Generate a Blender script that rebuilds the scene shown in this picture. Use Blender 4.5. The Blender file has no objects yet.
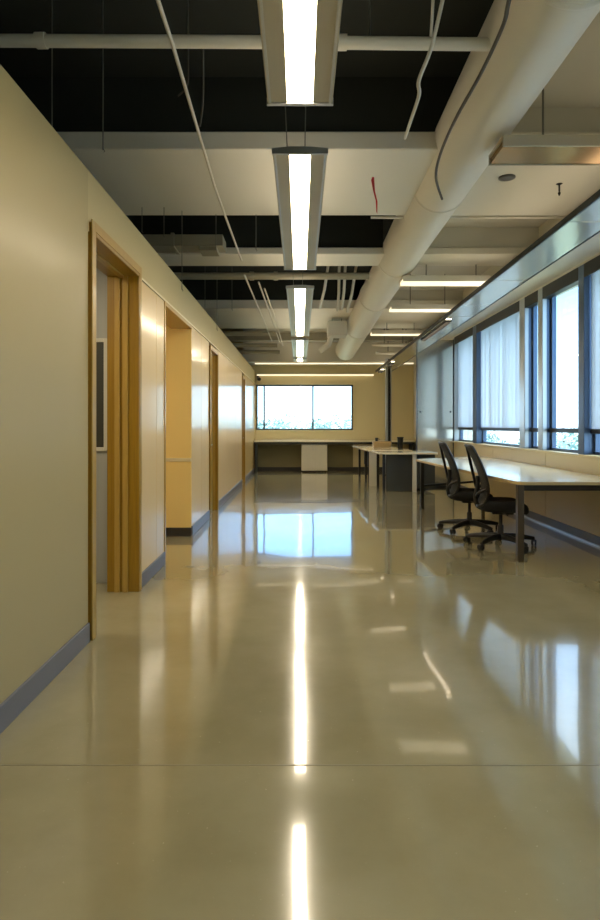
import bpy, bmesh, math, random
from mathutils import Vector, Matrix
random.seed(7)
sc = bpy.context.scene
COL = sc.collection
PI = math.pi
E = 1.28                      # eye height

# ------------------------------------------------------------------ materials
def lin(c):
    return tuple((x/255/12.92) if x/255 <= .04045 else ((x/255+.055)/1.055)**2.4 for x in c)

def mat(name, rgb, rough=.5, metal=0., coat=0., coat_r=.05, spec=.5, var=0., vscale=3., vstretch=(1,1,1),
        bump=0., bscale=40., emit=None, estr=0., alt=None):
    m = bpy.data.materials.new(name); m.use_nodes = True
    n = m.node_tree.nodes; l = m.node_tree.links
    b = n['Principled BSDF']
    c = lin(rgb)
    b.inputs['Base Color'].default_value = (*c, 1)
    b.inputs['Roughness'].default_value = rough
    b.inputs['Metallic'].default_value = metal
    b.inputs['Specular IOR Level'].default_value = spec
    b.inputs['Coat Weight'].default_value = coat
    b.inputs['Coat Roughness'].default_value = coat_r
    tc = n.new('ShaderNodeTexCoord')
    if var > 0:
        mp = n.new('ShaderNodeMapping'); mp.inputs['Scale'].default_value = vstretch
        nz = n.new('ShaderNodeTexNoise'); nz.inputs['Scale'].default_value = vscale; nz.inputs['Detail'].default_value = 5
        mx = n.new('ShaderNodeMix'); mx.data_type = 'RGBA'
        d = lin(alt) if alt else tuple(x*(1-var) for x in c)
        mx.inputs['A'].default_value = (*c, 1); mx.inputs['B'].default_value = (*d, 1)
        l.new(tc.outputs['Object'], mp.inputs['Vector']); l.new(mp.outputs['Vector'], nz.inputs['Vector'])
        l.new(nz.outputs['Fac'], mx.inputs['Factor']); l.new(mx.outputs['Result'], b.inputs['Base Color'])
    if bump > 0:
        nb = n.new('ShaderNodeTexNoise'); nb.inputs['Scale'].default_value = bscale; nb.inputs['Detail'].default_value = 3
        bp = n.new('ShaderNodeBump'); bp.inputs['Strength'].default_value = bump; bp.inputs['Distance'].default_value = .01
        l.new(tc.outputs['Object'], nb.inputs['Vector']); l.new(nb.outputs['Fac'], bp.inputs['Height'])
        l.new(bp.outputs['Normal'], b.inputs['Normal'])
    if emit:
        b.inputs['Emission Color'].default_value = (*lin(emit), 1)
        b.inputs['Emission Strength'].default_value = estr
    return m

def floor_mat():
    m = mat('polished_concrete', (134, 124, 96), .09, coat=.6, coat_r=.03, spec=.6)
    n = m.node_tree.nodes; l = m.node_tree.links; b = n['Principled BSDF']
    tc = n.new('ShaderNodeTexCoord')
    a = n.new('ShaderNodeTexNoise'); a.inputs['Scale'].default_value = .9; a.inputs['Detail'].default_value = 7; a.inputs['Roughness'].default_value = .62
    rp = n.new('ShaderNodeValToRGB')
    rp.color_ramp.elements[0].position = .3; rp.color_ramp.elements[0].color = (*lin((140, 130, 96)), 1)
    rp.color_ramp.elements[1].position = .7; rp.color_ramp.elements[1].color = (*lin((160, 152, 120)), 1)
    l.new(tc.outputs['Object'], a.inputs['Vector']); l.new(a.outputs['Fac'], rp.inputs['Fac'])
    sp = n.new('ShaderNodeTexNoise'); sp.inputs['Scale'].default_value = 70; sp.inputs['Detail'].default_value = 2
    r2 = n.new('ShaderNodeValToRGB'); r2.color_ramp.elements[0].position = .72; r2.color_ramp.elements[1].position = .78
    mx = n.new('ShaderNodeMix'); mx.data_type = 'RGBA'; mx.inputs['B'].default_value = (*lin((180, 170, 140)), 1)
    l.new(tc.outputs['Object'], sp.inputs['Vector']); l.new(sp.outputs['Fac'], r2.inputs['Fac'])
    l.new(r2.outputs['Color'], mx.inputs['Factor']); l.new(rp.outputs['Color'], mx.inputs['A'])
    l.new(mx.outputs['Result'], b.inputs['Base Color'])
    rr = n.new('ShaderNodeMapRange'); rr.inputs['To Min'].default_value = .06; rr.inputs['To Max'].default_value = .17
    l.new(a.outputs['Fac'], rr.inputs['Value']); l.new(rr.outputs['Result'], b.inputs['Roughness'])
    w = n.new('ShaderNodeTexNoise'); w.inputs['Scale'].default_value = 1.1; w.inputs['Detail'].default_value = 1
    bp = n.new('ShaderNodeBump'); bp.inputs['Strength'].default_value = .45; bp.inputs['Distance'].default_value = .01
    l.new(tc.outputs['Object'], w.inputs['Vector']); l.new(w.outputs['Fac'], bp.inputs['Height'])
    l.new(bp.outputs['Normal'], b.inputs['Normal']); l.new(bp.outputs['Normal'], b.inputs['Coat Normal'])
    return m

def glass_mat(name, tint=(225, 238, 245)):
    m = bpy.data.materials.new(name); m.use_nodes = True
    n = m.node_tree.nodes; l = m.node_tree.links; n.remove(n['Principled BSDF'])
    o = n['Material Output']
    t = n.new('ShaderNodeBsdfTransparent'); t.inputs['Color'].default_value = (*lin(tint), 1)
    g = n.new('ShaderNodeBsdfGlossy'); g.inputs['Roughness'].default_value = .02
    lw = n.new('ShaderNodeLayerWeight'); pw = n.new('ShaderNodeMath'); pw.operation = 'POWER'; pw.inputs[1].default_value = 4.5
    f = n.new('ShaderNodeMath'); f.operation = 'MULTIPLY_ADD'; f.inputs[1].default_value = .7; f.inputs[2].default_value = .03
    l.new(lw.outputs['Facing'], pw.inputs[0]); l.new(pw.outputs[0], f.inputs[0])
    x = n.new('ShaderNodeMixShader')
    l.new(f.outputs[0], x.inputs['Fac']); l.new(t.outputs[0], x.inputs[1]); l.new(g.outputs[0], x.inputs[2])
    l.new(x.outputs[0], o.inputs['Surface'])
    return m

def blind_mat(name, rgb, see=.12):
    m = bpy.data.materials.new(name); m.use_nodes = True
    n = m.node_tree.nodes; l = m.node_tree.links; n.remove(n['Principled BSDF'])
    o = n['Material Output']; c = (*lin(rgb), 1)
    t = n.new('ShaderNodeBsdfTransparent')
    d = n.new('ShaderNodeBsdfDiffuse'); d.inputs['Color'].default_value = c
    r = n.new('ShaderNodeBsdfTranslucent'); r.inputs['Color'].default_value = c
    tc = n.new('ShaderNodeTexCoord'); mp = n.new('ShaderNodeMapping'); mp.inputs['Scale'].default_value = (1, 7, .12)
    nz = n.new('ShaderNodeTexNoise'); nz.inputs['Scale'].default_value = 1.5
    mr = n.new('ShaderNodeMapRange'); mr.inputs['From Min'].default_value = .3; mr.inputs['From Max'].default_value = .7; mr.inputs['To Min'].default_value = .5; mr.inputs['To Max'].default_value = 1.0  # streaky translucency stands in for the far window's bright reflection
    x1 = n.new('ShaderNodeMixShader'); x2 = n.new('ShaderNodeMixShader'); x2.inputs['Fac'].default_value = see
    l.new(tc.outputs['Object'], mp.inputs['Vector']); l.new(mp.outputs['Vector'], nz.inputs['Vector'])
    l.new(nz.outputs['Fac'], mr.inputs['Value']); l.new(mr.outputs['Result'], x1.inputs['Fac'])
    l.new(d.outputs[0], x1.inputs[1]); l.new(r.outputs[0], x1.inputs[2])
    l.new(x1.outputs[0], x2.inputs[1]); l.new(t.outputs[0], x2.inputs[2]); l.new(x2.outputs[0], o.inputs['Surface'])
    return m

M = dict(
    floor=floor_mat(),
    joint=mat('joint_sealant', (128, 119, 88), .5),
    black=mat('black_deck', (32, 37, 32), .85, var=.3, vscale=2),
    grey=mat('painted_deck', (204, 202, 190), .7, var=.08, vscale=2),
    white=mat('white_paint', (220, 216, 202), .6, var=.08, vscale=1.5),
    panel=mat('satin_laminate', (176, 159, 114), .45, coat=.35, coat_r=.24, spec=.2, var=.05, vscale=.7),
    panel_cream=mat('cream_laminate', (226, 196, 144), .4, coat=.6, coat_r=.13, spec=.2, var=.05, vscale=.7),
    panel_yellow=mat('yellow_laminate', (206, 172, 104), .4, coat=.6, coat_r=.12, spec=.2)
,
    plaster=mat('header_plaster', (184, 167, 120), .6, var=.05, vscale=1.5),
    inner=mat('corridor_yellow', (236, 206, 128), .55),
    rail=mat('pale_rail', (214, 200, 160), .4),
    tan=mat('tan_wall', (214, 200, 156), .6, var=.06, vscale=1.2),
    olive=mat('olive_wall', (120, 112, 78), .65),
    knee=mat('knee_wall_panel', (214, 200, 158), .45, coat=.2, coat_r=.2),
    base=mat('grey_vinyl', (104, 104, 110), .4),
    dbase=mat('dark_vinyl', (52, 50, 46), .5),
    wood=mat('yellow_oak', (168, 128, 28), .38, coat=.3, coat_r=.15, var=.4, vscale=6, vstretch=(14, 14, .5), alt=(130, 92, 10)),
    woodl=mat('pale_oak', (186, 150, 70), .38, coat=.3, coat_r=.15, var=.3, vscale=6, vstretch=(12, 12, .5), alt=(160, 122, 44)),
    alu=mat('aluminium', (186, 190, 192), .32, metal=.85, var=.06, vscale=20, vstretch=(1, 1, .1)),
    alud=mat('dark_aluminium', (58, 64, 74), .35, metal=.6),
    navy=mat('backlit_blue_metal', (88, 106, 132), .3, metal=.55),  # daylight blue of the backlit frames put into the metal colour
    mirror=mat('polished_aluminium', (214, 212, 200), .22, metal=.6, bump=.05, bscale=3),
    brushed=mat('brushed_steel', (208, 204, 190), .13, metal=.75, bump=.06, bscale=5),
    dark=mat('dark_metal', (38, 36, 34), .45, metal=.3),
    leg=mat('bronze_leg', (92, 82, 70), .35, metal=.7),
    top=mat('desk_laminate', (238, 226, 194), .2, coat=.5, coat_r=.08),
    edge=mat('desk_edge', (196, 172, 122), .4),
    greyp=mat('charcoal_panel', (56, 58, 54), .5),
    wpanel=mat('white_panel', (206, 202, 186), .4),
    plastic=mat('black_plastic', (18, 18, 18), .4),
    mesh=mat('black_mesh', (26, 27, 27), .65, bump=.5, bscale=260),
    fabric=mat('black_fabric', (16, 16, 17), .85, bump=.3, bscale=200),
    pipe=mat('pipe_paint', (150, 144, 124), .5),
    duct=mat('duct_paint', (222, 219, 206), .48, var=.05, vscale=2),
    cablew=mat('white_cable', (206, 202, 190), .45),
    cabled=mat('dark_cable', (62, 60, 54), .5),
    wire=mat('steel_wire', (120, 120, 112), .35, metal=.6),
    red=mat('red_ribbon', (196, 34, 44), .5),
    louvre=mat('lamp_wing', (182, 176, 158), .42, metal=.35),
    gold=mat('gold_reflector', (150, 112, 50), .25, metal=.8),
    tube=mat('lamp_tube', (255, 250, 235), .4, emit=(255, 238, 208), estr=10),
    tube2=mat('cove_tube', (255, 250, 235), .4, emit=(255, 236, 200), estr=.36),
    tube3=mat('shelf_tube', (255, 250, 235), .4, emit=(255, 236, 205), estr=4),
    ceiling_fill=mat('added_pendant_glow', (255, 250, 235), .4, emit=(255, 236, 206), estr=2.5),
    shelf_fill=mat('added_shelf_glow', (255, 250, 235), .4, emit=(255, 240, 215), estr=1.6),
    room=mat('grey_plaster', (168, 168, 160), .6),
    pin=mat('dark_board', (52, 50, 36), .6),
    glass=glass_mat('clear_glass'),
    blind=blind_mat('screen_blind', (202, 206, 212), .06),
    bark=mat('bark', (92, 78, 62), .85, bump=.6, bscale=15),
    leaf=mat('leaf', (160, 188, 184), .55, var=.4, vscale=.6),  # pale bluish tone is distance haze put into the leaf colour
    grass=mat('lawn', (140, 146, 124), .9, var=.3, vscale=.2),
    box=mat('cardboard', (176, 154, 112), .7),
    hole=mat('vent_black', (14, 14, 12), .8),
)

for k in ('panel', 'panel_cream', 'panel_yellow'): M[k].node_tree.nodes['Principled BSDF'].inputs['Coat IOR'].default_value = 1.27

# ------------------------------------------------------------------ mesh tools
class MB:
    def __init__(s): s.v = []; s.f = []; s.sm = []
    def add(s, v, f, smooth=False):
        o = len(s.v); s.v += [tuple(p) for p in v]
        s.f += [tuple(i+o for i in q) for q in f]; s.sm += [smooth]*len(f); return s
    def box(s, x0, x1, y0, y1, z0, z1):
        return s.add([(x, y, z) for x in (x0, x1) for y in (y0, y1) for z in (z0, z1)],
                     [(0, 1, 3, 2), (4, 6, 7, 5), (0, 4, 5, 1), (2, 3, 7, 6), (0, 2, 6, 4), (1, 5, 7, 3)])
    def prism(s, poly, z0, z1):
        n = len(poly); v = [(x, y, z0) for x, y in poly]+[(x, y, z1) for x, y in poly]
        return s.add(v, [tuple(range(n))[::-1], tuple(range(n, 2*n))]+[(i, (i+1) % n, n+(i+1) % n, n+i) for i in range(n)])
    def yprism(s, poly, y0, y1):          # poly in x,z extruded along y
        n = len(poly); v = [(x, y0, z) for x, z in poly]+[(x, y1, z) for x, z in poly]
        return s.add(v, [tuple(range(n)), tuple(range(n, 2*n))[::-1]]+[(i, n+i, n+(i+1) % n, (i+1) % n) for i in range(n)])
    def tube(s, pts, r, n=10, caps=True):
        pts = [Vector(p) for p in pts]; rs = r if isinstance(r, (list, tuple)) else [r]*len(pts)
        rings = []; up = None
        for i, p in enumerate(pts):
            t = (pts[min(i+1, len(pts)-1)]-pts[max(i-1, 0)]).normalized()
            if up is None:
                up = Vector((0, 0, 1)) if abs(t.z) < .9 else Vector((1, 0, 0))
            a = t.cross(up).normalized(); up = a.cross(t).normalized()
            rings.append([p+a*math.cos(2*PI*k/n)*rs[i]+up*math.sin(2*PI*k/n)*rs[i] for k in range(n)])
        v = [q for g in rings for q in g]; m = len(pts)
        s.add(v, [(i*n+k, i*n+(k+1) % n, (i+1)*n+(k+1) % n, (i+1)*n+k) for i in range(m-1) for k in range(n)], True)
        if caps:
            s.add(rings[0], [tuple(range(n))[::-1]]); s.add(rings[-1], [tuple(range(n))])
        return s
    def lathe(s, prof, c=(0, 0, 0), axis='z', n=20):
        v = []
        for r, h in prof:
            for k in range(n):
                a, b = r*math.cos(2*PI*k/n), r*math.sin(2*PI*k/n)
                p = (a, b, h) if axis == 'z' else ((h, a, b) if axis == 'x' else (b, h, a))
                v.append((p[0]+c[0], p[1]+c[1], p[2]+c[2]))
        m = len(prof)
        s.add(v, [(i*n+k, i*n+(k+1) % n, (i+1)*n+(k+1) % n, (i+1)*n+k) for i in range(m-1) for k in range(n)], True)
        s.add(v[:n], [tuple(range(n))[::-1]]); s.add(v[-n:], [tuple(range(n))])
        return s
    def sheet(s, grid, t):                # grid of points -> thick sheet
        R, C = len(grid), len(grid[0]); P = [[Vector(p) for p in g] for g in grid]
        N = []
        for i in range(R):
            for j in range(C):
                du = P[min(i+1, R-1)][j]-P[max(i-1, 0)][j]; dv = P[i][min(j+1, C-1)]-P[i][max(j-1, 0)]
                N.append(du.cross(dv).normalized())
        v = [P[i][j]+N[i*C+j]*t/2 for i in range(R) for j in range(C)]+[P[i][j]-N[i*C+j]*t/2 for i in range(R) for j in range(C)]
        K = R*C; f = []
        for i in range(R-1):
            for j in range(C-1):
                a, b, c, d = i*C+j, i*C+j+1, (i+1)*C+j+1, (i+1)*C+j
                f += [(a, b, c, d), (K+d, K+c, K+b, K+a)]
        bd = [j for j in range(C)]+[i*C+C-1 for i in range(1, R)]+[(R-1)*C+j for j in range(C-2, -1, -1)]+[i*C for i in range(R-2, 0, -1)]
        f += [(bd[k], K+bd[k], K+bd[(k+1) % len(bd)], bd[(k+1) % len(bd)]) for k in range(len(bd))]
        return s.add(v, f, True)
    def build(s, name, m, parent=None, bevel=0, seg=2, loc=None):
        me = bpy.data.meshes.new(name); v = s.v
        if loc is None and parent is not None and 'org' in parent:
            loc = Vector(parent['org'])
        if loc is not None:
            v = [tuple(Vector(p)-Vector(loc)) for p in v]
        me.from_pydata(v, [], s.f); me.update()
        for p, k in zip(me.polygons, s.sm): p.use_smooth = k
        bm = bmesh.new(); bm.from_mesh(me); bmesh.ops.recalc_face_normals(bm, faces=bm.faces)
        bm.to_mesh(me); bm.free()
        me.materials.append(M[m])
        o = bpy.data.objects.new(name, me); COL.objects.link(o)
        if parent is not None: o.parent = parent
        elif loc is not None: o.location = loc
        if bevel:
            b = o.modifiers.new('bevel', 'BEVEL'); b.width = bevel; b.segments = seg; b.limit_method = 'ANGLE'
        return o

def tag(o, label=None, cat=None, group=None, kind=None):
    if label: o['label'] = label
    if cat: o['category'] = cat
    if group: o['group'] = group
    if kind: o['kind'] = kind
    return o
def thing(name, label, cat, loc=(0, 0, 0), rz=0, group=None):
    o = bpy.data.objects.new(name, None); COL.objects.link(o)
    o.location = loc; o.rotation_euler = (0, 0, rz); o.empty_display_size = .1
    return tag(o, label, cat, group)
def struct(o, label=None): return tag(o, label, None, None, 'structure')
def sgroup(name):
    o = bpy.data.objects.new(name, None); COL.objects.link(o); o['kind'] = 'structure'; return o
def copy_tree(o, parent=None):
    c = o.copy(); COL.objects.link(c)
    if parent is not None: c.parent = parent
    for ch in [x for x in bpy.data.objects if x.parent == o]: copy_tree(ch, c)
    return c
bx = lambda *a: MB().box(*a)

# ------------------------------------------------------------------ setting: floor
Y0, YF = -3.0, 16.7          # back wall, far wall
XL, XR = -1.25, 3.15         # left wall face, right knee wall face
fl = struct(bx(-4.0, 3.6, Y0-.2, YF+.2, -.2, 0).build('floor', 'floor'))
bx(XL, XR, 2.255, 2.262, 0, .0008).build('floor_joint', 'joint', fl)
bx(XL, XR, 9.6, 9.606, 0, .0008).build('floor_joint', 'joint', fl)

# ------------------------------------------------------------------ setting: ceiling
ce = struct(bx(-4.0, 3.6, Y0-.2, YF+.2, 4.15, 4.3).build('ceiling', 'black'))
bx(1.42, 3.55, Y0, YF, E+2.62, E+2.75).build('deck_panel', 'grey', ce)
bx(-.85, 1.42, 13.4, YF, E+2.45, E+2.55).build('deck_panel', 'grey', ce)
def beam(name, y0, y1, h0, h1, x0=-3.6, x1=3.5, m='white'):
    return bx(x0, x1, y0, y1, E+h0, E+h1).build(name, m, ce, .012)
beam('beam', 4.9, 6.45, 2.25, 2.40)
bx(-3.6, 1.42, 4.95, 6.40, E+2.38, 4.16).build('beam_upstand', 'black', ce)
bx(1.42, 3.5, 4.95, 6.40, E+2.38, E+2.64).build('beam_upstand', 'grey', ce)
beam('beam', 7.9, 8.5, 2.25, 2.34)
bx(1.42, 3.5, 7.95, 8.45, E+2.33, E+2.64).build('beam_upstand', 'grey', ce)
bx(-3.6, 1.1, 7.95, 8.45, E+2.33, 4.16).build('beam_upstand', 'black', ce)
bx(-3.6, 1.05, 11.65, 13.9, E+2.41, 4.16).build('beam_upstand', 'black', ce)
beam('beam', 11.6, 14.0, 2.25, 2.42)
bx(1.42, 3.5, 11.65, 13.9, E+2.41, E+2.64).build('beam_upstand', 'grey', ce)
beam('beam', 14.9, 15.2, 2.1, 2.3, m='pipe')
beam('bulkhead', 15.75, 16.72, 1.66, 2.9, -1.5, 3.5, 'white')
bx(-3.6, 3.5, Y0, -1.6, E+1.9, E+2.9).build('bulkhead', 'white', ce)
bx(-3.6, 3.5, .3, .9, E+2.25, E+2.45).build('beam', 'white', ce)
# soffit along the window heads
bx(2.66, 3.5, Y0, YF, E+1.82, E+1.86).build('window_soffit', 'white', ce)
bx(2.66, 2.72, Y0, YF, E+1.86, E+2.0).build('window_soffit', 'white', ce)

# ------------------------------------------------------------------ setting: left wall
TOP = 2.79
segs = [(Y0, 3.58), (4.645, 5.52), (6.96, 8.29), (9.05, 12.95), (13.485, YF)]
wl = MB()
for a, b in segs: wl.box(-1.48, XL-.012, a, b, 0, 2.43)
wl.box(-1.48, XL-.004, Y0, YF, 2.43, TOP)
wl = struct(wl.build('wall_left', 'plaster'))
for a, b, z1, m in [(Y0, 1.1, 2.785, 'panel'), (1.106, 3.54, 2.785, 'panel'), (4.66, 5.22, 2.42, 'panel_cream'), (5.226, 5.52, 2.42, 'panel_cream'),
                 (6.93, 7.6, 2.42, 'panel_cream'), (7.606, 8.24, 2.42, 'panel_cream'), (9.11, 10.3, 2.42, 'panel_cream'), (10.306, 11.6, 2.42, 'panel_cream'),
                 (11.606, 12.9, 2.42, 'panel_cream'), (13.55, YF, 2.42, 'panel_yellow')]:
    bx(XL-.012, XL, a, b, .11, z1).build('wall_panel', m, wl, .002, 1)
bx(-1.7, -1.48, Y0, YF, 2.6, 2.79).build('wall_cap', 'plaster', wl)
tr = bx(XL-.005, XL+.006, 4.66, YF, 2.424, 2.442)
struct(tr.build('trim_1', 'rail'))
bl = MB()
for a, b in [(Y0, 3.54), (4.66, 5.52), (6.92, 8.24), (9.11, 12.9), (13.55, YF)]: bl.box(XL-.012, XL+.012, a, b, 0, .115)
struct(bl.build('baseboard_left', 'base', None, .003, 1))

# doors of the left wall
def frame(name, y0, y1, zt, depth=.23, cw=.07, leaf=False, m='wood'):
    f = MB()
    xb = XL-depth
    f.box(xb, XL+.016, y0-cw, y0, 0, zt+cw).box(xb, XL+.016, y1, y1+cw*.8, 0, zt+cw).box(xb, XL+.016, y0, y1, zt, zt+cw)
    o = struct(f.build(name, m, None, .004))
    s = MB()
    for k in (.35, .62):
        s.box(xb+depth*k-.02, xb+depth*k+.02, y1-.014, y1, 0, zt).box(xb+depth*k-.02, xb+depth*k+.02, y0, y0+.014, 0, zt)
    s.box(xb+depth*.5-.02, xb+depth*.5+.02, y0, y1, zt-.014, zt)
    s.build('door_stop', 'woodl', o, .002)
    c = MB().box(XL+.012, XL+.02, y0-cw-.012, y0-cw*.35, 0, zt+cw+.012).box(XL+.012, XL+.02, y1+cw*.3, y1+cw, 0, zt+cw+.012).box(XL+.012, XL+.02, y0-cw*.35, y1+cw*.3, zt+cw*.35, zt+cw+.012)
    c.build('casing', 'woodl', o, .002)
    if leaf:
        d = bx(xb+.02, xb+.065, y0+.004, y1-.004, .008, zt-.006).build('door_leaf', 'wood', o, .003)
        h = MB().tube([(xb+.065, y0+.08, 1.0), (xb+.115, y0+.08, 1.0), (xb+.12, y0+.10, 1.0), (xb+.12, y0+.2, 1.0)], .009, 8)
        h.lathe([(.026, xb+.062), (.026, xb+.07)], (0, y0+.08, 1.0), 'x').build('door_handle', 'alu', d)
    return o
frame('door_1', 3.64, 4.60, 2.42)
frame('door_2', 8.33, 9.02, 2.33, .12, .05, True)
frame('door_3', 12.98, 13.46, 2.30, .12, .04, True)
# small room behind door 1
r1 = MB().box(-4.0, -1.48, 4.86, 4.95, 0, 2.75).box(-4.0, -1.48, 1.0, 1.08, 0, 2.75).box(-4.0, -3.9, 1.0, 4.95, 0, 2.75).box(-4.0, -1.48, 1.0, 4.95, 2.72, 2.8)
struct(r1.build('wall_side_room', 'room'))
wf = sgroup('window_1')
g = MB()
x0, x1, z0, z1 = -2.6, -1.585, 1.10, 1.95
g.box(x0-.03, x0, 4.84, 4.862, z0-.03, z1+.03).box(x1, x1+.03, 4.84, 4.862, z0-.03, z1+.03).box(x0, x1, 4.84, 4.862, z0-.03, z0).box(x0, x1, 4.84, 4.862, z1, z1+.03)
g.build('window_frame', 'wpanel', wf, .003)
bx(x0, x1, 4.85, 4.858, z0, z1).build('window_pane', 'pin', wf)
t = thing('ceiling_light', 'added unseen square ceiling light brightening the small room behind the first oak door', 'light', (-2.35, 3.6, 2.72))  # out-of-view lamp added because the side room needs light
MB().box(-.32, .32, -.32, .32, -.05, 0).build('housing', 'white', t, .008, loc=(0, 0, 0))
MB().box(-.28, .28, -.28, .28, -.056, -.05).build('diffuser', 'tube', t, loc=(0, 0, 0))
# side corridor behind the open gap
r2 = MB().box(-4.0, XL-.004, 6.90, 6.97, .10, .86).box(-4.0, XL-.004, 6.90, 6.97, .90, 2.43).box(-4.0, -1.48, 5.43, 5.51, 0, 2.75).box(-4.0, -3.9, 5.5, 6.95, 0, 2.75)
struct(r2.build('wall_corridor', 'inner'))
struct(bx(-4.0, XL-.004, 6.892, 6.97, .86, .90).build('trim_2', 'rail', None, .003))
struct(bx(-4.0, XL-.004, 6.91, 6.97, 0, .10).build('baseboard_corridor', 'dbase'))
rc = struct(bx(-4.0, -1.48, 5.43, 7.02, 2.43, 2.5).build('ceiling_corridor', 'inner'))
struct(MB().box(-1.48, XL+.008, 5.52, 5.56, 0, 2.42).box(-1.48, XL+.008, 5.56, 6.90, 2.385, 2.425).build('trim_3', 'woodl', None, .003))
for i, (y, w) in enumerate([(5.95, .03), (6.3, .03), (6.62, .05)]):
    v = thing('air_vent', ('nearest', 'middle', 'farthest')[i]+' of three dark slot vents in the ceiling of the yellow side corridor', 'vent', (-1.64, y, 2.43), 0, 'slot vents in the side corridor')
    MB().box(-.13, .13, -w, w, -.006, 0).build('vent_frame', 'hole', v, loc=(0, 0, 0))
    s = MB()
    for k in range(3): s.box(-.12, .12, -w*.6+k*w*.6-.003, -w*.6+k*w*.6+.003, -.01, -.004)
    s.build('louvre', 'dark', v, loc=(0, 0, 0))
t = thing('ceiling_light', 'warm flush ceiling light inside the yellow side corridor', 'light', (-2.5, 6.2, 2.43))
MB().lathe([(.2, 0), (.2, -.05), (.16, -.05)], (0, 0, 0)).build('housing', 'white', t, loc=(0, 0, 0))
MB().lathe([(.155, -.045), (.155, -.07), (.1, -.095), (.03, -.1)], (0, 0, 0)).build('diffuser', 'tube', t, loc=(0, 0, 0))

# outer shell
struct(bx(-4.1, -3.98, Y0-.2, YF+.2, 0, 4.3).build('wall_outer', 'black'))
struct(bx(-4.1, 3.7, Y0-.2, Y0, 0, 4.3).build('wall_back', 'tan'))

# ------------------------------------------------------------------ setting: far wall with window
wfz0, wfz1 = 1.14, 2.40
wx0, wx1 = -1.22, 1.475
f = MB().box(-4.0, wx0, YF, YF+.2, 0, 4.3).box(wx1, 3.7, YF, YF+.2, 0, 4.3).box(wx0, wx1, YF, YF+.2, wfz1, 4.3).box(wx0, wx1, YF, YF+.2, .86, wfz0)
wfar = struct(f.build('wall_far', 'tan'))
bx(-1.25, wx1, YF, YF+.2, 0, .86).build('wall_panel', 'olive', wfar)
w2 = sgroup('window_2')
g = MB()
for x in (wx0+.02, -1.0, .36, wx1-.02): g.box(x-.022, x+.022, YF+.02, YF+.09, wfz0, wfz1)
g.box(wx0, wx1, YF+.02, YF+.09, wfz0, wfz0+.04).box(wx0, wx1, YF+.02, YF+.09, wfz1-.04, wfz1)
g.build('window_frame', 'alud', w2, .004)
bx(wx0-.02, wx1+.03, YF-.05, YF+.02, wfz0-.035, wfz0).build('window_sill', 'rail', w2, .004)
for a, b in ((wx0+.04, -1.022), (-.978, .338), (.382, wx1-.04)): bx(a, b, YF+.05, YF+.056, wfz0+.04, wfz1-.04).build('window_pane', 'glass', w2)
bx(wx0-.02, wx1+.05, YF-.04, YF, wfz1, wfz1+.05).build('window_head', 'rail', w2, .004)
struct(bx(-1.25, 3.15, YF-.014, YF, 0, .11).build('baseboard_far', 'dbase', None, .003))

# ------------------------------------------------------------------ setting: right wall and windows
SILL, HEAD, XG = .95, 3.07, 3.29
k = MB().box(XR, 3.6, Y0, YF, 0, SILL-.03)
wr = struct(MB().box(XR+.012, 3.6, Y0, YF, 0, SILL-.03).box(XR+.012, 3.6, Y0, YF, HEAD, 4.3).box(XR+.012, 3.6, 12.35, YF, SILL-.03, HEAD).build('wall_right', 'white'))
ps = [Y0, -.6, 1.6, 3.7, 5.75, 7.7, 9.8, 12.35, 14.5, YF]
for a, b in zip(ps, ps[1:]): bx(XR, XR+.012, a+.004, b-.004, .105, SILL-.03).build('wall_panel', 'knee', wr, .002, 1)
bx(XR-.025, XG+.02, Y0, 12.35, SILL-.03, SILL).build('window_ledge', 'knee', wr, .004)
br = MB().box(XR-.02, XR+.012, Y0, YF, 0, .105)
br = struct(br.build('baseboard_right', 'base', None, .004))
bx(XR-.028, XR-.018, Y0, YF, .0, .02).build('cove_strip', 'alu', br)
bays = [(-2.9, -.6, 1), (-.5, 1.5, 1), (1.62, 3.9, 1), (4.0, 6.66, 1), (6.80, 7.80, 0), (7.95, 8.42, 0), (8.62, 10.72, 1), (10.95, 12.25, 1)]
TZ = 1.215
for i, (a, b, sh) in enumerate(bays):
    w = sgroup('window_%d' % (i+3))
    fr = MB().box(XG-.03, XG+.03, a, a+.035, SILL, HEAD).box(XG-.03, XG+.03, b-.035, b, SILL, HEAD)
    fr.box(XG-.03, XG+.03, a, b, SILL, SILL+.035).box(XG-.03, XG+.03, a, b, HEAD-.04, HEAD)
    fr.build('window_frame', 'navy', w, .004)
    bx(XG-.06, XG+.03, a, b, TZ-.03, TZ+.025).build('transom', 'alud', w, .004)
    bx(XG-.005, XG+.005, a+.035, b-.035, SILL+.035, TZ-.03).build('window_pane', 'glass', w)
    bx(XG-.005, XG+.005, a+.035, b-.035, TZ+.025, HEAD-.04).build('window_pane', 'glass', w)
    bx(XR+.0, XR+(.014 if sh else .1), a, b, HEAD-.15, HEAD).build('blind_track', 'dark', w, .004)
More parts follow.
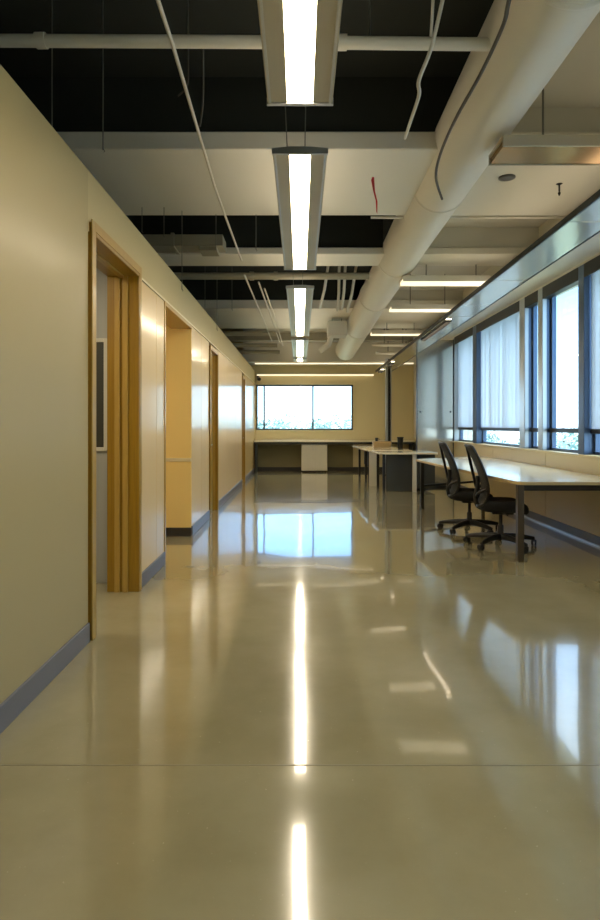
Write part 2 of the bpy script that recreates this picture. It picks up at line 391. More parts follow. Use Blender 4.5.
# mullion fins between the bays
mu = sgroup('window_11')
for i in range(len(bays)-1):
    a, b = bays[i][1], bays[i+1][0]
    bx(XR-.0, XR+.06, a, b, SILL, HEAD).build('mullion', 'alu' if i in (4, 5) else 'navy', mu, .006)
    bx(XR+.06, XG+.05, a+.01, b-.01, SILL, HEAD).build('mullion_fin', 'navy', mu, .006)
bx(XR, XG+.05, 12.25, 12.36, SILL, HEAD).build('mullion', 'alu', mu, .006)
names = {1: 'added unseen screen roller blind dimming the window beside the camera position', 0: 'first lowered screen roller blind, behind the camera', 2: 'added unseen screen roller blind dimming the near window, outside the right edge',  # camera-side blinds are unseen, added to cut cool light on the left wall
         3: 'lowered pale screen blind at the right edge, nearest in the window row', 6: 'wide lowered screen blind above the two office chairs',
         7: 'narrow lowered screen blind at the far end, beside the steel panel'}
for i, (a, b, sh) in enumerate(bays):
    if not sh or i in (0,): continue
    t = thing('roller_blind', names[i], 'blind', (XR+.05, (a+b)/2, HEAD-.06), 0, 'roller blinds in the right windows')
    h = (b-a)/2-.012
    MB().tube([(0, -h, -.04), (0, h, -.04)], .032, 14).build('roller', 'alu', t, loc=(0, 0, 0))
    L = HEAD-.10-(TZ+.02)
    MB().box(.028, .032, -h, h, -.04-L, -.04).build('screen', 'blind', t, loc=(0, 0, 0))
    MB().box(.018, .042, -h, h, -.07-L, -.04-L).build('hem_bar', 'alud', t, .004, loc=(0, 0, 0))
    MB().tube([(-.02, -h-.01, -.05), (-.022, -h-.01, -.6), (-.02, -h-.012, -1.2)], .003, 6).build('pull_cord', 'wire', t, loc=(0, 0, 0))

# ------------------------------------------------------------------ things on the ceiling: pendants
pend = [(.4, 3.08, 'long linear pendant light nearest the camera, cut off by the top of the photo'),
        (3.64, 6.35, 'second linear pendant light from the camera, hanging under the widest white beam'),
        (7.23, 11.1, 'third linear pendant light along the row, middle of the ceiling'),
        (11.65, 14.5, 'fourth linear pendant light, small and second from the far wall'),
        (14.9, 15.6, 'farthest short pendant light, just in front of the far bulkhead')]
hz = 1.65
for y0, y1, lab in pend:
    t = thing('pendant_light', lab, 'light', (0, (y0+y1)/2, E+hz), 0, 'linear pendant lights in a row')
    L = (y1-y0)/2; W = .165
    loc0 = (0, 0, 0)
    MB().yprism([(-W, .0), (-.066, .0), (-.066, .026), (-W-.004, .025)], -L, L).build('wing', 'louvre', t, loc=loc0)
    MB().yprism([(W, .0), (W+.004, .025), (.066, .026), (.066, .0)], -L, L).build('wing', 'louvre', t, loc=loc0)
    MB().yprism([(-.064, .004), (.064, .004), (.064, .02), (-.064, .02)], -L+.01, L-.01).build('lamp_diffuser', 'tube', t, loc=loc0)
    MB().yprism([(-.066, .026), (-.05, .032), (.05, .032), (.066, .026)], -L, L).build('spine', 'alu', t, loc=loc0)
    MB().yprism([(-.05, .033), (-.045, .038), (.045, .038), (.05, .033)], -L+.02, L-.02).build('added_uplight_strip', 'ceiling_fill', t, loc=loc0)  # glowing top strip added to brighten the ceiling
    for s in (-1, 1):
        MB().yprism([(-W-.006, -.008), (W+.006, -.008), (W+.006, .026), (.06, .036), (-.06, .036), (-W-.006, .026)], s*L-.012, s*L+.012).build('end_cap', 'alu', t, .002, loc=loc0)
        MB().yprism([(s*(W-.018), -.009), (s*(W-.006), -.009), (s*(W-.006), .004), (s*(W-.018), .004)], -L, L).build('edge_strip', 'alu', t, loc=loc0)
    for yy in (-L+.12, L-.12):
        for xx in (-.13, .05): MB().tube([(xx*.6, yy, .03), (xx, yy+.02, (4.15 if y1 < 14.7 else 3.73)-E-hz)], .004, 6).build('suspension_cable', 'wire', t, loc=loc0)

# ducts
cx, ch, rd = 1.375, 2.36, .27
t = thing('air_duct', 'big round white air duct running the length of the ceiling', 'duct', (cx, 0, E+ch))
dp = [(Y0+1.5, 0, 0), (.2, 0, 0), (3.0, 0, 0), (5.9, 0, 0), (8.4, -.01, -.02), (10.6, -.05, -.08), (13.0, -.11, -.22), (15.72, -.18, -.40)]
for a, b in zip(dp, dp[1:]):
    MB().tube([(a[1], a[0], a[2]), (b[1], b[0]-.01, b[2])], rd, 36).build('duct_section', 'duct', t, loc=(0, 0, 0))
for y, x, z in dp[2:-1]:
    MB().lathe([(rd, y-.02), (rd+.012, y-.012), (rd+.012, y+.012), (rd, y+.02)], (x, 0, z), 'y', 36).build('duct_collar', 'duct', t, loc=(0, 0, 0))
t = thing('branch_duct', 'flat beige rectangular branch duct in the dark bay above the left wall', 'duct', (-1.45, 7.55, E+2.28))
MB().box(-.6, .5, -.16, .16, -.07, .07).build('duct_section', 'pipe', t, .01, loc=(0, 0, 0))
MB().box(-.14, -.1, -.175, .175, -.085, .085).build('flange', 'pipe', t, loc=(0, 0, 0))
MB().box(.2, .42, -.14, .14, -.12, -.07).build('collar', 'pipe', t, .006, loc=(0, 0, 0))
t = thing('duct_box', 'square grey terminal box hanging at the left side of the round duct', 'box', (.78, 12.7, E+2.0))
MB().box(-.2, .2, -.25, .25, -.13, .16).build('box_body', 'grey', t, .008, loc=(0, 0, 0))
MB().tube([(-.12, 0, -.13), (-.18, .02, -.3), (-.35, .1, -.42)], .06, 14).build('flexible_spout', 'duct', t, loc=(0, 0, 0))
for q in (-.1, .1): MB().tube([(q, 0, .16), (q, 0, .87)], .008, 6).build('hanger_rod', 'wire', t, loc=(0, 0, 0))

# pipes
def pipe(name, label, pts, r, m='pipe', cat='pipe', group=None, collars=()):
    o = thing(name, label, cat, pts[0], 0, group)
    p0 = Vector(pts[0])
    MB().tube([Vector(p)-p0 for p in pts], r, 14).build('pipe_run', m, o, loc=(0, 0, 0))
    for c in collars:
        c = Vector(c)-p0
        MB().tube([c-Vector((.03, 0, 0)), c+Vector((.03, 0, 0))], r*1.25, 14).build('coupling', m, o, loc=(0, 0, 0))
    return o
pipe('sprinkler_pipe', 'pale horizontal pipe crossing the dark bay nearest the camera', [(-3.5, 3.6, E+2.315), (0, 3.59, E+2.29), (1.2, 3.58, E+2.27)], .036, 'white', collars=[(-1.55, 3.595, E+2.303), (.25, 3.587, E+2.287)])
pipe('sprinkler_pipe', 'tan horizontal pipe just behind the second white beam', [(-2.6, 8.7, E+2.16), (1.0, 8.7, E+2.16)], .05, 'pipe', collars=[(-.7, 8.7, E+2.16), (-.35, 8.7, E+2.16)])
pipe('sprinkler_pipe', 'thin pale pipe crossing under the widest white beam', [(.77, 6.52, E+2.255), (3.2, 6.52, E+2.255)], .014, 'white')
for i, (y, h) in enumerate([(13.0, 1.98), (13.2, 1.75), (14.8, 1.8)]):
    pipe('sprinkler_pipe', ('upper', 'lowest', 'rear')[i]+' of three grey pipes crossing the dark bay at the far left', [(-2.6, y, E+h), (-.5, y, E+h)], .045, 'pipe', group='pipes in the far left bay')
for i, (y, h, x0) in enumerate([(14.6, 1.95, 1.75), (15.0, 1.8, 1.9)]):
    o = pipe('sprinkler_pipe', ('upper', 'lower')[i]+' of two pale pipes beside the far end of the round duct', [(x0, y, E+h), (3.0, y, E+h)], .04, 'white', group='pipes at the far right')
    for q in (.3, .75): MB().tube([(q, 0, 0), (q, 0, .6)], .012, 6).build('hanger_rod', 'wire', o, loc=(0, 0, 0))
pipe('conduit', 'long straight white conduit running away overhead left of the pendants', [(-.70, 1.6, E+2.11), (-.70, 3.3, E+2.09), (-.71, 5.0, E+1.98), (-.71, 7.3, E+2.0)], .011, 'cablew', 'conduit', collars=[])
for i, dx in enumerate((0, .16, .22)):
    pipe('conduit', ('left', 'middle', 'right')[i]+' of three thin conduits descending left of the third pendant', [(-.74+dx, 8.0+.4*i, E+2.0), (-.68+dx, 10.3, E+1.93), (-.62+dx*1.1, 13.3, E+1.86-.05*i)], .012, 'cablew', 'conduit', 'three conduits beside the third pendant')
# slanted hangers left of duct
for i, (xa, xb, y) in enumerate([(.43, .31, 9.3), (.61, .60, 9.5), (.70, .66, 9.4), (.88, .76, 9.6)]):
    pipe('drop_pipe', ('first', 'second', 'third', 'fourth')[i]+' from left of the slanted white drops between third pendant and duct', [(xa+.1, y, 4.15), (xa+.01, y, E+2.5), ((xa+xb)/2+.01, y, E+2.1), (xb, y+.1, E+1.82)], .022, 'duct', 'pipe', 'slanted drops beside the duct')

# loose cables
def spline(pts, k=8):
    out = []; P = [Vector(p) for p in pts]
    P = [P[0]]+P+[P[-1]]
    for i in range(1, len(P)-2):
        for j in range(k):
            t = j/k; a, b, c, d = P[i-1], P[i], P[i+1], P[i+2]
            out.append(.5*((2*b)+(c-a)*t+(2*a-5*b+4*c-d)*t*t+(-a+3*b-3*c+d)*t**3))
    out.append(P[-2]); return out
def px(u, v, y): return Vector(((u-300)*y/600, y, E+(425-v)*y/600))
tag(MB().tube(spline([px(447, -20, 3.2), px(432, 45, 3.3), px(419, 80, 3.4), px(419, 95, 3.5), px(411, 120, 3.8), px(405, 138, 4.3)]), .011, 8).build('cable', 'cablew'), 'loose white cable wriggling down across the dark bay', 'cable')
tag(MB().tube(spline([px(434, -40, 3.4), px(433, 0, 3.4), px(431, 36, 3.56)]), .009, 8).build('cable', 'cablew'), 'short white cable dropping onto the pale pipe right of nearest pendant', 'cable')
tag(MB().tube(spline([px(u, v, 600*2.03/(425-v)) for u, v in ((514, -24), (508, 5), (502, 28), (480, 75), (455, 120), (440, 155), (436, 178), (442, 199))]), .011, 8).build('cable', 'cabled'), 'dark grey cable hanging along the round duct', 'cable')
tag(MB().tube(spline([px(188, -20, 3.7), px(188, 60, 3.7), px(187, 85, 3.75), px(178, 96, 3.8)]), .006, 6).tube(spline([px(203, 45, 3.6), px(203, 100, 3.9), px(200, 126, 4.3)]), .006, 6).build('cable', 'cabled'), 'thin grey cable looping below the pale pipe beside the white conduit', 'cable')
# ribbon
rb = MB().sheet([[(.655, 5.45, E+2.255), (.675, 5.45, E+2.255)], [(.645, 5.44, E+2.22), (.672, 5.43, E+2.22)], [(.66, 5.43, E+2.13), (.68, 5.44, E+2.12)], [(.685, 5.43, E+2.03), (.70, 5.42, E+2.02)], [(.69, 5.43, E+1.93), (.70, 5.43, E+1.91)]], .002)
tag(rb.build('ribbon', 'red'), 'red marking ribbon dangling from the widest white beam', 'ribbon')
# wires
hw = [(52, -20, 128, 3.7, 'first', 'nearest'), (103, 48, 150, 3.9, 'second', 'nearest'), (188, -20, 34, 3.6, 'third', 'nearest'), (370, -20, 40, 3.6, 'fourth', 'nearest'),
      (142, 217, 232, 6.2, 'first', 'second'), (164, 217, 237, 6.2, 'second', 'second'), (182, 217, 290, 6.3, 'third', 'second'), (216, 217, 250, 6.4, 'fourth', 'second'), (256, 215, 250, 6.4, 'fifth', 'second'),
      (205, 272, 330, 9, 'first', 'third'), (217, 272, 330, 9, 'second', 'third'), (232, 274, 310, 9.4, 'third', 'third')]
for u, v0, v1, y, o, bay in hw:
    a, b = px(u, v1, y), px(u, v0, y)
    b.z = min(max(b.z, 4.149), 4.149); b.x, b.y = a.x, a.y
    w = thing('hanger_wire', '%s thin hanger wire from the left in the %s dark ceiling bay' % (o, bay), 'wire', a, 0, 'hanger wires in the %s dark bay' % bay)
    MB().tube([(0, 0, 0), (0, 0, b.z-a.z)], .004, 6).build('wire_strand', 'wire', w, loc=(0, 0, 0))
    MB().tube([(0, 0, .01), (.012, 0, -.008), (0, 0, -.022), (-.012, 0, -.008), (0, 0, .01)], .003, 6).build('wire_loop', 'wire', w, loc=(0, 0, 0))
# small things under the beam, right
t = thing('fire_sprinkler', 'small dark sprinkler head under the white beam near the window shelf', 'sprinkler', (2.42, 5.6, E+2.25))
MB().lathe([(.03, 0), (.02, -.006), (.008, -.01), (.008, -.07)], (0, 0, 0)).build('stem', 'dark', t, loc=(0, 0, 0))
MB().lathe([(.004, -.07), (.012, -.082), (.013, -.088), (.005, -.11)], (0, 0, 0)).build('deflector', 'dark', t, loc=(0, 0, 0))
t = thing('ceiling_plate', 'flat oval grey cover plate on the white beam underside', 'plate', (1.88, 5.45, E+2.25))
MB().lathe([(.075, 0), (.075, -.008), (.05, -.012)], (0, 0, 0)).build('plate', 'cabled', t, loc=(0, 0, 0))

# cross lights in the right bays
cl = [(4.42, 1.44, 2.62, 0, 'unlit gold linear trough in the nearest right ceiling bay'), (8.42, 1.42, 2.62, 1, 'nearest glowing cross strip light right of the round duct'),
      (10.4, 1.56, 2.66, 1, 'second glowing cross strip light right of the round duct'), (13.2, 1.56, 2.66, 1, 'farthest glowing cross strip light right of the round duct')]
for y, x0, x1, on, lab in cl:
    t = thing('strip_light', lab, 'light', (x0, y, E+1.98))
    L = x1-x0
    MB().box(0, L, -.15, .15, .05, .08).build('housing', 'white' if on else 'louvre', t, .004, loc=(0, 0, 0))
    MB().box(0, L, -.165, -.15, .0, .08).box(0, L, .15, .165, .0, .08).build('side_rail', 'white' if on else 'louvre', t, .003, loc=(0, 0, 0))
    MB().box(.01, L-.01, -.145, .145, .006, .05).build('lamp', 'tube2' if on else 'gold', t, loc=(0, 0, 0))
    for q in (.35, L-.15): MB().tube([(q, 0, .08), (q, 0, .64 if y < 5 or y > 10 and y < 11 else .27)], .008, 6).build('hanger_rod', 'wire', t, loc=(0, 0, 0))

for lab, x0, x1, y, z in (('long thin white strip light on the far wall just above the window', -1.2, 2.05, YF-.05, 2.67), ('long thin white strip light under the front edge of the far bulkhead', -1.2, 3.0, 15.82, E+1.625)):
    t = thing('strip_light', lab, 'light', ((x0+x1)/2, y, z))
    L = (x1-x0)/2
    MB().box(-L, L, -.03, .05, .012, .035).build('housing', 'white', t, .003, loc=(0, 0, 0))
    MB().box(-L+.01, L-.01, -.03, .03, -.02, .012).build('lamp', 'tube2', t, .004, loc=(0, 0, 0))
    for q in (-L, L-.01): MB().box(q, q+.01, -.032, .034, -.022, .012).build('end_cap', 'alu', t, loc=(0, 0, 0))

# light shelf along the windows
sh = thing('light_shelf', 'long polished metal light shelf hung in front of the right windows', 'light shelf', (0, 0, 0))
A = (2.30, 4.6, E+1.76); B = (2.03, 16.0, E+1.42)
def at(y):
    k = (y-A[1])/(B[1]-A[1]); return A[0]+(B[0]-A[0])*k, A[2]+(B[2]-A[2])*k
def strip(y0, y1, xa, xb, za, zb):
    p, q = at(y0), at(y1); m = MB()
    v = [(p[0]+x, y0, p[1]+z) for x, z in ((xa, za), (xb, za), (xb, zb), (xa, zb))]+[(q[0]+x, y1, q[1]+z) for x, z in ((xa, za), (xb, za), (xb, zb), (xa, zb))]
    return m.add(v, [(0, 1, 2, 3), (4, 7, 6, 5), (0, 4, 5, 1), (1, 5, 6, 2), (2, 6, 7, 3), (3, 7, 4, 0)])
yy = [-1.5, 1.0, 3.3, 5.15, 7.0, 9.0, 11.0, 13.0, 14.6, 16.0]
for a, b in zip(yy, yy[1:]):
    strip(a+.006, b-.006, .0, .40, 0, .018).build('reflector_panel', 'mirror', sh, .002, 1)
strip(-1.4, 15.9, .16, .22, .02, .035).build('added_fill_tube', 'shelf_fill', sh)  # hidden glowing strip added to brighten the right ceiling bays
strip(-1.5, 16.0, -.018, .0, -.02, .035).build('front_rail', 'dark', sh)
strip(-1.5, 16.0, .40, .412, -.006, .03).build('rear_rail', 'alud', sh)
for a, b in ((9.2, 10.9), (14.0, 14.5), (15.5, 15.98)):
    strip(a, b, .05, .13, -.008, -.001).build('lamp_strip', 'tube3', sh)
    lv = MB(); k = a
    while k < b:
        q = strip(k, k+.004, .05, .13, -.045, -.008); lv.add(q.v, q.f); k += .13
    for xx in (.046, .13):
        q = strip(a, b, xx, xx+.004, -.045, -.001); lv.add(q.v, q.f)
    lv.build('added_lamp_louvre', 'dark', sh)  # added blades, shaped to screen the lamp from direct view
for y in (1.0, 3.3, 5.15, 9.0, 13.0):
    p = at(y); MB().box(p[0]+.36, p[0]+.38, y-.01, y+.01, p[1]+.015, E+1.9).build('bracket', 'alu', sh)

# ------------------------------------------------------------------ steel end panel by the windows
t = thing('partition_panel', 'tall brushed steel partition panel standing between the desks and the windows', 'partition', (2.76, 12.3, 0))
MB().box(-.36, .385, -.02, .02, .04, 3.02).build('panel_sheet', 'brushed', t, .003, loc=(0, 0, 0))
MB().box(-.375, -.36, -.03, .03, 0, 3.03).box(.37, .388, -.03, .03, 0, 3.03).box(-.36, .37, -.03, .03, 0, .045).build('panel_frame', 'alud', t, .003, loc=(0, 0, 0))
for x, z in ((-.3, 1.55), (.32, 1.55)):
    MB().lathe([(.016, -.02), (.016, -.034), (.01, -.038)], (x, 0, z), 'y', 14).build('fixing_stud', 'dark', t, loc=(0, 0, 0))

# steel column
t = thing('steel_column', 'slim grey steel column standing before the far wall', 'column', (2.27, 15.4, 0))
MB().box(-.075, -.02, -.06, .06, 0, E+1.7).box(.05, .075, -.06, .06, 0, E+1.7).build('flange', 'alu', t, loc=(0, 0, 0))
MB().box(-.02, .05, .01, .03, 0, E+1.7).build('web', 'dark', t, loc=(0, 0, 0))
MB().box(-.12, .12, -.1, .1, 0, .015).build('base_plate', 'alud', t, loc=(0, 0, 0))

# ------------------------------------------------------------------ far counter etc.
t = thing('wall_counter', 'long pale counter under the far window', 'counter', (0, 16.45, 0))
MB().box(-1.24, 3.1, -.28, .235, .82, .87).build('worktop', 'top', t, .005, loc=(0, 0, 0))
MB().box(-1.24, 3.1, -.25, -.22, .76, .82).build('apron', 'greyp', t, .003, loc=(0, 0, 0))
for x in (-1.2, 3.04): MB().box(x-.02, x+.02, -.2, .23, 0, .82).build('support_bracket', 'greyp', t, loc=(0, 0, 0))
t = thing('cabinet', 'white drawer cabinet under the counter below the far window', 'cabinet', (.39, 16.45, 0))
MB().box(-.35, .35, -.2, .22, .04, .755).build('body', 'wpanel', t, .004, loc=(0, 0, 0))
MB().box(-.33, .33, -.17, .2, 0, .04).build('plinth', 'dark', t, loc=(0, 0, 0))
for s in (-1, 1):
    d = MB().box(s*.175-.168, s*.175+.168, -.218, -.2, .05, .745).build('door', 'wpanel', t, .003, loc=(0, 0, 0))
    MB().tube([(s*.04, -.218, .6), (s*.04, -.24, .6), (s*.04, -.24, .7), (s*.04, -.218, .7)], .005, 6).build('handle', 'alu', d, loc=(0, 0, 0))
t = thing('security_camera', 'small dark security camera in the far left corner below the ceiling', 'camera', (-1.17, 16.66, 2.58))
MB().box(-.03, .03, -.03, .04, -.03, .06).build('bracket', 'dark', t, loc=(0, 0, 0))
MB().tube([(0, 0, 0), (.02, -.05, -.02), (.05, -.16, -.04)], [.03, .05, .05], 14).build('camera_body', 'plastic', t, loc=(0, 0, 0))

# ------------------------------------------------------------------ desks
def rounded(poly, r, idx):
    out = []
    for i, p in enumerate(poly):
        if i not in idx: out.append(p); continue
        P = Vector(p); a = (Vector(poly[i-1])-P).normalized(); b = (Vector(poly[(i+1) % len(poly)])-P).normalized()
        for k in range(7):
            t = k/6; q = (P+a*r)*(1-t)**2+P*2*t*(1-t)+(P+b*r)*t*t; out.append((q.x, q.y))
    return out
DZ = .755
dk = thing('desk', 'long pale topped desk along the windows with two office chairs tucked in', 'desk', (2.5, 7.3, 0))
dk['org'] = (2.5, 7.3, 0)
poly = rounded([(2.02, 5.55), (3.10, 5.55), (3.10, 10.3), (1.77, 9.25)], .09, (0, 3))
MB().prism(poly, DZ-.032, DZ-.004).build('tabletop_edge', 'edge', dk, .004)
MB().prism(poly, DZ-.004, DZ).build('tabletop', 'top', dk)
def dleg(x, y, w, d, m='leg'): MB().box(x-w/2, x+w/2, y-d/2, y+d/2, 0, DZ-.032).build('leg', m, dk, .004)
dleg(2.06, 5.62, .06, .06); dleg(1.86, 9.13, .05, .05, 'dark'); dleg(3.02, 5.62, .06, .06); dleg(3.02, 9.9, .05, .05, 'dark')
MB().box(2.05, 2.99, 5.60, 5.63, DZ-.09, DZ-.032).build('apron', 'dark', dk, .003)
MB().add([(1.88, 9.14, .34), (1.88, 9.17, .34), (1.88, 9.17, .37), (1.88, 9.14, .37), (3.0, 9.88, .34), (3.0, 9.91, .34), (3.0, 9.91, .37), (3.0, 9.88, .37)],
         [(0, 1, 2, 3), (4, 5, 6, 7), (0, 4, 5, 1), (1, 5, 6, 2), (2, 6, 7, 3), (3, 7, 4, 0)]).build('crossbar', 'dark', dk)
MB().add([(2.25, 5.66, DZ-.08), (2.28, 5.66, DZ-.08), (2.28, 5.66, DZ-.034), (2.25, 5.66, DZ-.034), (2.25, 9.3, DZ-.08), (2.28, 9.3, DZ-.08), (2.28, 9.3, DZ-.034), (2.25, 9.3, DZ-.034)],
         [(0, 1, 2, 3), (4, 5, 6, 7), (0, 4, 5, 1), (1, 5, 6, 2), (2, 6, 7, 3), (3, 7, 4, 0)]).build('rail', 'dark', dk)

d2 = thing('desk', 'pale topped desk with charcoal end panel, second along the window row', 'desk', (2.1, 11.8, 0)); d2['org'] = (2.1, 11.8, 0)
MB().prism([(1.50, 11.4), (2.62, 11.4), (2.62, 12.2), (1.46, 12.2)], DZ-.035, DZ).build('tabletop', 'top', d2, .004)
MB().box(1.66, 2.24, 11.55, 11.6, .0, DZ-.035).build('end_panel', 'greyp', d2, .004)
MB().box(2.26, 2.6, 11.55, 12.15, .06, DZ-.035).build('pedestal', 'greyp', d2, .004)
MB().box(2.15, 2.22, 11.42, 11.5, 0, DZ-.035).build('leg', 'wpanel', d2, .003)
MB().box(1.60, 1.65, 11.6, 11.66, 0, DZ-.035).build('leg', 'alud', d2, .003)
MB().box(1.55, 1.60, 12.1, 12.15, 0, DZ-.035).build('leg', 'dark', d2, .003)
d3 = thing('desk', 'farthest pale topped desk with slim dark legs, near the steel column', 'desk', (1.8, 13.8, 0)); d3['org'] = (1.8, 13.8, 0)
MB().prism([(1.42, 12.5), (2.34, 12.5), (2.2, 15.2), (1.32, 15.2)], DZ-.035, DZ).build('tabletop', 'top', d3, .004)
MB().box(1.45, 1.62, 12.55, 12.6, 0, DZ-.035).build('end_panel', 'wpanel', d3, .003)
for x, y in ((1.49, 15.0), (1.56, 14.2), (1.55, 13.4), (2.1, 15.0)): MB().box(x-.025, x+.025, y-.025, y+.025, 0, DZ-.035).build('leg', 'dark', d3, .003)
MB().box(1.60, 1.63, 13.0, 15.0, .30, DZ-.04).build('modesty_panel', 'greyp', d3, .003)
# things on far desks
t = thing('storage_box', 'low beige box lying on the farthest desk', 'box', (2.0, 14.1, DZ))
MB().box(-.28, .12, -.15, .15, 0, .13).build('box_body', 'box', t, .008, loc=(0, 0, 0))
MB().box(-.29, .13, -.16, .16, .10, .145).build('box_lid', 'box', t, .006, loc=(0, 0, 0))
t = thing('waste_bin', 'tall black container standing beside the beige box on the desk', 'container', (2.225, 13.3, DZ))
MB().lathe([(.055, 0), (.068, .25), (.072, .26), (.062, .26), (.05, .02)], (0, 0, 0), n=24).build('container_body', 'plastic', t, loc=(0, 0, 0))
MB().lathe([(.075, .24), (.075, .255), (.073, .26)], (0, 0, 0), n=24).build('container_rim', 'dark', t, loc=(0, 0, 0))
t = thing('cup', 'small dark cup on top of the beige box', 'cup', (1.80, 14.1, DZ+.145))
MB().lathe([(.03, 0), (.038, .08), (.034, .08), (.027, .006)], (0, 0, 0)).build('cup_body', 'plastic', t, loc=(0, 0, 0))
MB().tube([(.036, 0, .065), (.06, 0, .06), (.06, 0, .03), (.033, 0, .02)], .005, 6).build('cup_handle', 'plastic', t, loc=(0, 0, 0))

# ------------------------------------------------------------------ office chairs (face +x)
def make_chair(label):
    t = thing('office_chair', label, 'chair', (0, 0, 0), 0, 'office chairs at the window desk')
    Z = (0, 0, 0)
    prof = [(-.32, 1.05), (-.285, .985), (-.245, .90), (-.205, .80), (-.175, .70), (-.16, .61), (-.17, .53), (-.20, .46)]
    prof = [(p.x, p.z) for p in spline([(a, 0, b) for a, b in prof], 4)]
    def halfw(z): return .17+.065*math.sin(max(0, min(1, (z-.42)/.6))*PI*.72)
    grid = []
    for x, z in prof:
        w = halfw(z); grid.append([(x-.035*(1-(k/6-1)**2)*.9+.0, w*(k/6-1), z) for k in range(13)])
    MB().sheet(grid, .007).build('backrest', 'mesh', t, loc=Z)
    fr = MB()
    L = [(x+.005, -halfw(z), z) for x, z in prof]; R = [(x+.005, halfw(z), z) for x, z in prof][::-1]
    top = [(prof[0][0]-.035*(1-(k/6-1)**2), halfw(prof[0][1])*(k/6-1), prof[0][1]+.012) for k in range(1, 12)]
    fr.tube(L[::-1]+top+R, .016, 8).build('back_frame', 'plastic', t, loc=Z)
    sp = MB().tube(spline([(-.02, 0, .40), (-.13, 0, .385), (-.235, 0, .42), (-.255, 0, .52), (-.235, 0, .64), (-.235, 0, .74)]), .022, 10)
    for s in (-1, 1):
        sp.tube(spline([(-.25, 0, .52), (-.235, s*.09, .57), (-.17, s*halfw(.62), .62)]), .015, 8)
        sp.tube(spline([(-.24, 0, .43), (-.24, s*.1, .43), (-.195, s*halfw(.46), .465)]), .015, 8)
    sp.build('back_spine', 'plastic', t, loc=Z)
    sb = bmesh.new()
    # seat: shaped cushion with rounded plan and waterfall front
    rows = []
    s = MB(); N = 28
    def plan(a, k):
        ca, sa = math.cos(a), math.sin(a); e = .55
        return (.02+.245*k*math.copysign(abs(ca)**e, ca), .245*k*math.copysign(abs(sa)**e, sa))
    rings = [(.78, .372), (.92, .382), (1.0, .415), (1.0, .455), (.95, .478), (.8, .487), (.5, .484), (.15, .48)]
    v = []
    for k, z in rings:
        for i in range(N):
            x, y = plan(2*PI*i/N, k); v.append((x, y, z-.05*max(0, (x-.12)/.15)**2+.015*abs(y/.24)**2))
    f = [(i*N+j, i*N+(j+1) % N, (i+1)*N+(j+1) % N, (i+1)*N+j) for i in range(len(rings)-1) for j in range(N)]
    s.add(v, f, True); s.add(v[:N], [tuple(range(N))[::-1]], True); s.add(v[-N:], [tuple(range(N))], True)
    s.build('seat', 'fabric', t, loc=Z); sb.free()
    MB().box(-.1, .12, -.09, .09, .345, .398).build('tilt_mechanism', 'plastic', t, .012, loc=Z)
    MB().tube([(.0, -.09, .37), (.02, -.2, .365), (.03, -.235, .36)], .008, 8).build('height_lever', 'plastic', t, loc=Z)
    MB().lathe([(.03, .11), (.03, .22), (.024, .225), (.018, .23), (.018, .35)], Z).build('gas_lift', 'dark', t, loc=Z)
    b = MB().lathe([(.05, .075), (.055, .10), (.045, .125), (.032, .135)], Z)
    for k in range(5):
        a = 2*PI*k/5+.25; c, s_ = math.cos(a), math.sin(a)
        b.tube([(.03*c, .03*s_, .105), (.14*c, .14*s_, .105), (.28*c, .28*s_, .09), (.365*c, .365*s_, .076)], [.036, .031, .026, .02], 10)
    b.build('star_base', 'plastic', t, loc=Z)
    for k in range(5):
        a = 2*PI*k/5+.25; c, s_ = math.cos(a), math.sin(a); p = (.365*c, .365*s_)
        ca = MB().lathe([(.008, .055), (.008, .085)], (p[0], p[1], 0)).lathe([(.022, .045), (.026, .056), (.014, .064)], (p[0], p[1], 0))
        ca = ca.build('caster', 'plastic', t, loc=Z)
        w = MB()
        th = a+1.1; d = Vector((math.cos(th), math.sin(th), 0)); q = Vector((-d.y, d.x, 0)); cc = Vector((p[0], p[1], .032))-d*.015
        for s in (-1, 1):
            w.tube([cc+q*s*.008, cc+q*s*.012, cc+q*s*.024, cc+q*s*.027], [.027, .032, .032, .026], 18)
        w.build('wheel', 'plastic', ca, loc=Z)
    return t
c1 = make_chair('black mesh office chair nearest the camera, beside the desk corner leg')
c1.location = (2.12, 6.34, 0); c1.rotation_euler.z = math.radians(-9)
c2 = copy_tree(c1); c2['label'] = 'black mesh office chair further back, second along the desk edge'
c2.location = (2.05, 7.26, 0); c2.rotation_euler.z = math.radians(-6)

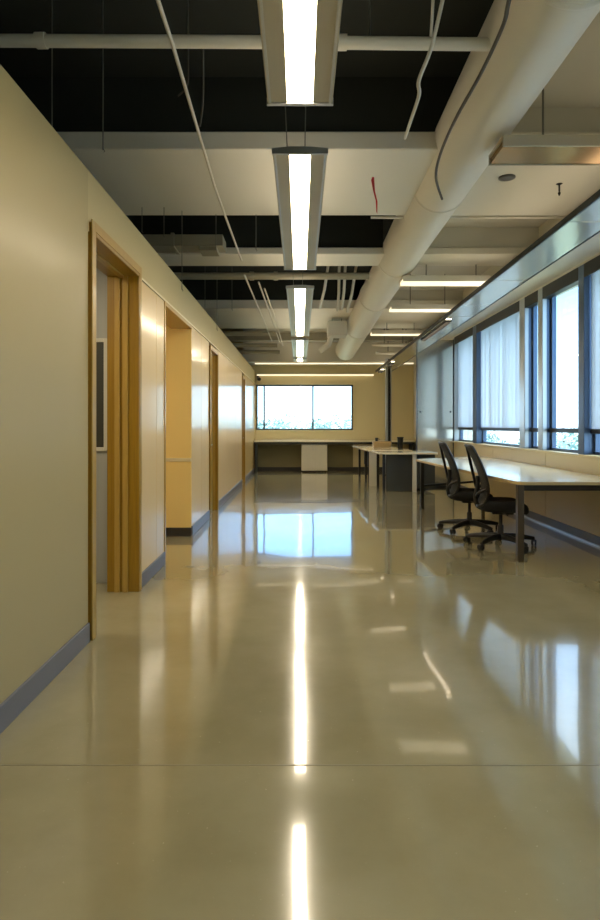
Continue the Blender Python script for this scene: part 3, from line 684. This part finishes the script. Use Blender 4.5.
# ------------------------------------------------------------------ outdoors
GZ = -4.5
tag(bx(-80, 120, YF+1, 160, GZ-.2, GZ).box(4.5, 120, -60, YF+1, GZ-.2, GZ).build('lawn', 'grass'), 'green lawn outside below the windows', 'lawn', kind='structure')
def make_tree(label, seed, H, R):
    rnd = random.Random(seed)
    t = thing('tree', label, 'tree', (0, 0, GZ), 0)
    Z = (0, 0, 0)
    tr = MB().tube([(0, 0, 0), (.05, .02, H*.25), (0, .08, H*.5), (.05, 0, H*.8)], [.2, .15, .11, .05], 10)
    for k in range(6):
        a = k*1.05+rnd.random(); h = H*(.35+.07*k)
        tr.tube([(0, 0, h), (R*.4*math.cos(a), R*.4*math.sin(a), h+H*.12), (R*.75*math.cos(a), R*.75*math.sin(a), h+H*.2)], [.07, .045, .02], 6)
    tr.build('trunk', 'bark', t, loc=Z)
    c = MB()
    blobs = [(rnd.uniform(-.45, .45)*R, rnd.uniform(-.45, .45)*R, H*rnd.uniform(.42, .82), R*rnd.uniform(.36, .52)) for _ in range(11)]
    for bx_, by, bz, br_ in blobs:
        for _ in range(230):
            d = Vector((rnd.gauss(0, 1), rnd.gauss(0, 1), rnd.gauss(0, 1))).normalized()
            p = Vector((bx_, by, bz))+d*br_*rnd.uniform(.7, 1.05)
            u = Vector((rnd.gauss(0, 1), rnd.gauss(0, 1), rnd.gauss(0, 1))).normalized(); w = u.cross(d).normalized(); s = rnd.uniform(.09, .17)
            c.add([p-u*s, p+w*s*.55+d*.02, p+u*s, p-w*s*.55-d*.02], [(0, 1, 2, 3)])
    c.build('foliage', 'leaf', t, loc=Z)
    return t
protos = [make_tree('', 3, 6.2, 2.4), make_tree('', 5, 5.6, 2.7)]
fsp = [(-3.5, 50, 1.12, 'leftmost'), (-.9, 62, 1.24, 'second from left'), (2.2, 51, 1.12, 'middle'), (5.0, 62, 1.24, 'second from right'), (8.2, 56, 1.0, 'rightmost')]
used = set()
def put(i, x, y, s, lab, grp, rz):
    p = protos[i % 2]
    o = p if i % 2 not in used else copy_tree(p)
    used.add(i % 2)
    o.location = (x, y, GZ); o.scale = (s, s, s); o.rotation_euler.z = rz; o['label'] = lab; o['category'] = 'tree'; o['group'] = grp
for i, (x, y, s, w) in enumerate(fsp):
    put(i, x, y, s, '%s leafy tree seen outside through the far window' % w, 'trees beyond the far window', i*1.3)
rsp = [(13.0, 24, .92, 'rightmost leafy tree low outside, seen under the clear pane'), (11.6, 28.5, .95, 'leafy tree low outside, right of centre under the clear pane'),
       (15.5, 33, .95, 'leafy tree low outside, seen left of the clear pane'), (12, 37.5, .9, 'leafy tree seen beneath the wide screen blind, right part'), (13, 44, .95, 'leafy tree seen beneath the wide screen blind, left part'),
       (10.2, 17.5, .85, 'leafy tree low outside at the very right edge, under the near blind')]
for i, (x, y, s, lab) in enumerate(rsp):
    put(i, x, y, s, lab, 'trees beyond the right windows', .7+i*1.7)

# ------------------------------------------------------------------ sky
w = bpy.data.worlds.new('sky'); sc.world = w; w.use_nodes = True
n = w.node_tree.nodes; l = w.node_tree.links; bg = n['Background']
tc = n.new('ShaderNodeTexCoord'); sx = n.new('ShaderNodeSeparateXYZ'); rp = n.new('ShaderNodeValToRGB')
rp.color_ramp.elements[0].position = 0; rp.color_ramp.elements[0].color = (.95, .98, 1, 1)
rp.color_ramp.elements[1].position = .6; rp.color_ramp.elements[1].color = (2.5, 2.5, 2.5, 1)
e = rp.color_ramp.elements.new(.07); e.color = (.66, .86, 1, 1)
e = rp.color_ramp.elements.new(.20); e.color = (.32, .58, .95, 1)
e = rp.color_ramp.elements.new(.32); e.color = (.6, .78, 1.05, 1)
l.new(tc.outputs['Generated'], sx.inputs[0]); l.new(sx.outputs['Z'], rp.inputs['Fac']); l.new(rp.outputs['Color'], bg.inputs['Color'])
bg.inputs['Strength'].default_value = 1.6

# ------------------------------------------------------------------ camera
cd = bpy.data.cameras.new('camera'); cam = bpy.data.objects.new('camera', cd); COL.objects.link(cam)
cam.location = (0, 0, E); cam.rotation_euler = (PI/2, 0, 0)
cd.sensor_fit = 'HORIZONTAL'; cd.sensor_width = 36; cd.lens = 36
cd.shift_y = -35/600; cd.clip_start = .05; cd.clip_end = 400
sc.camera = cam
sc.view_settings.view_transform = 'Standard'; sc.view_settings.look = 'None'
sc.view_settings.exposure = 1.65; sc.view_settings.gamma = 1; sc.view_settings.use_curve_mapping = False
sc.cycles.use_denoising = True
sc.cycles.max_bounces = 10; sc.cycles.diffuse_bounces = 5; sc.cycles.glossy_bounces = 5; sc.cycles.transparent_max_bounces = 16
sc.cycles.caustics_reflective = True; sc.cycles.sample_clamp_indirect = 6
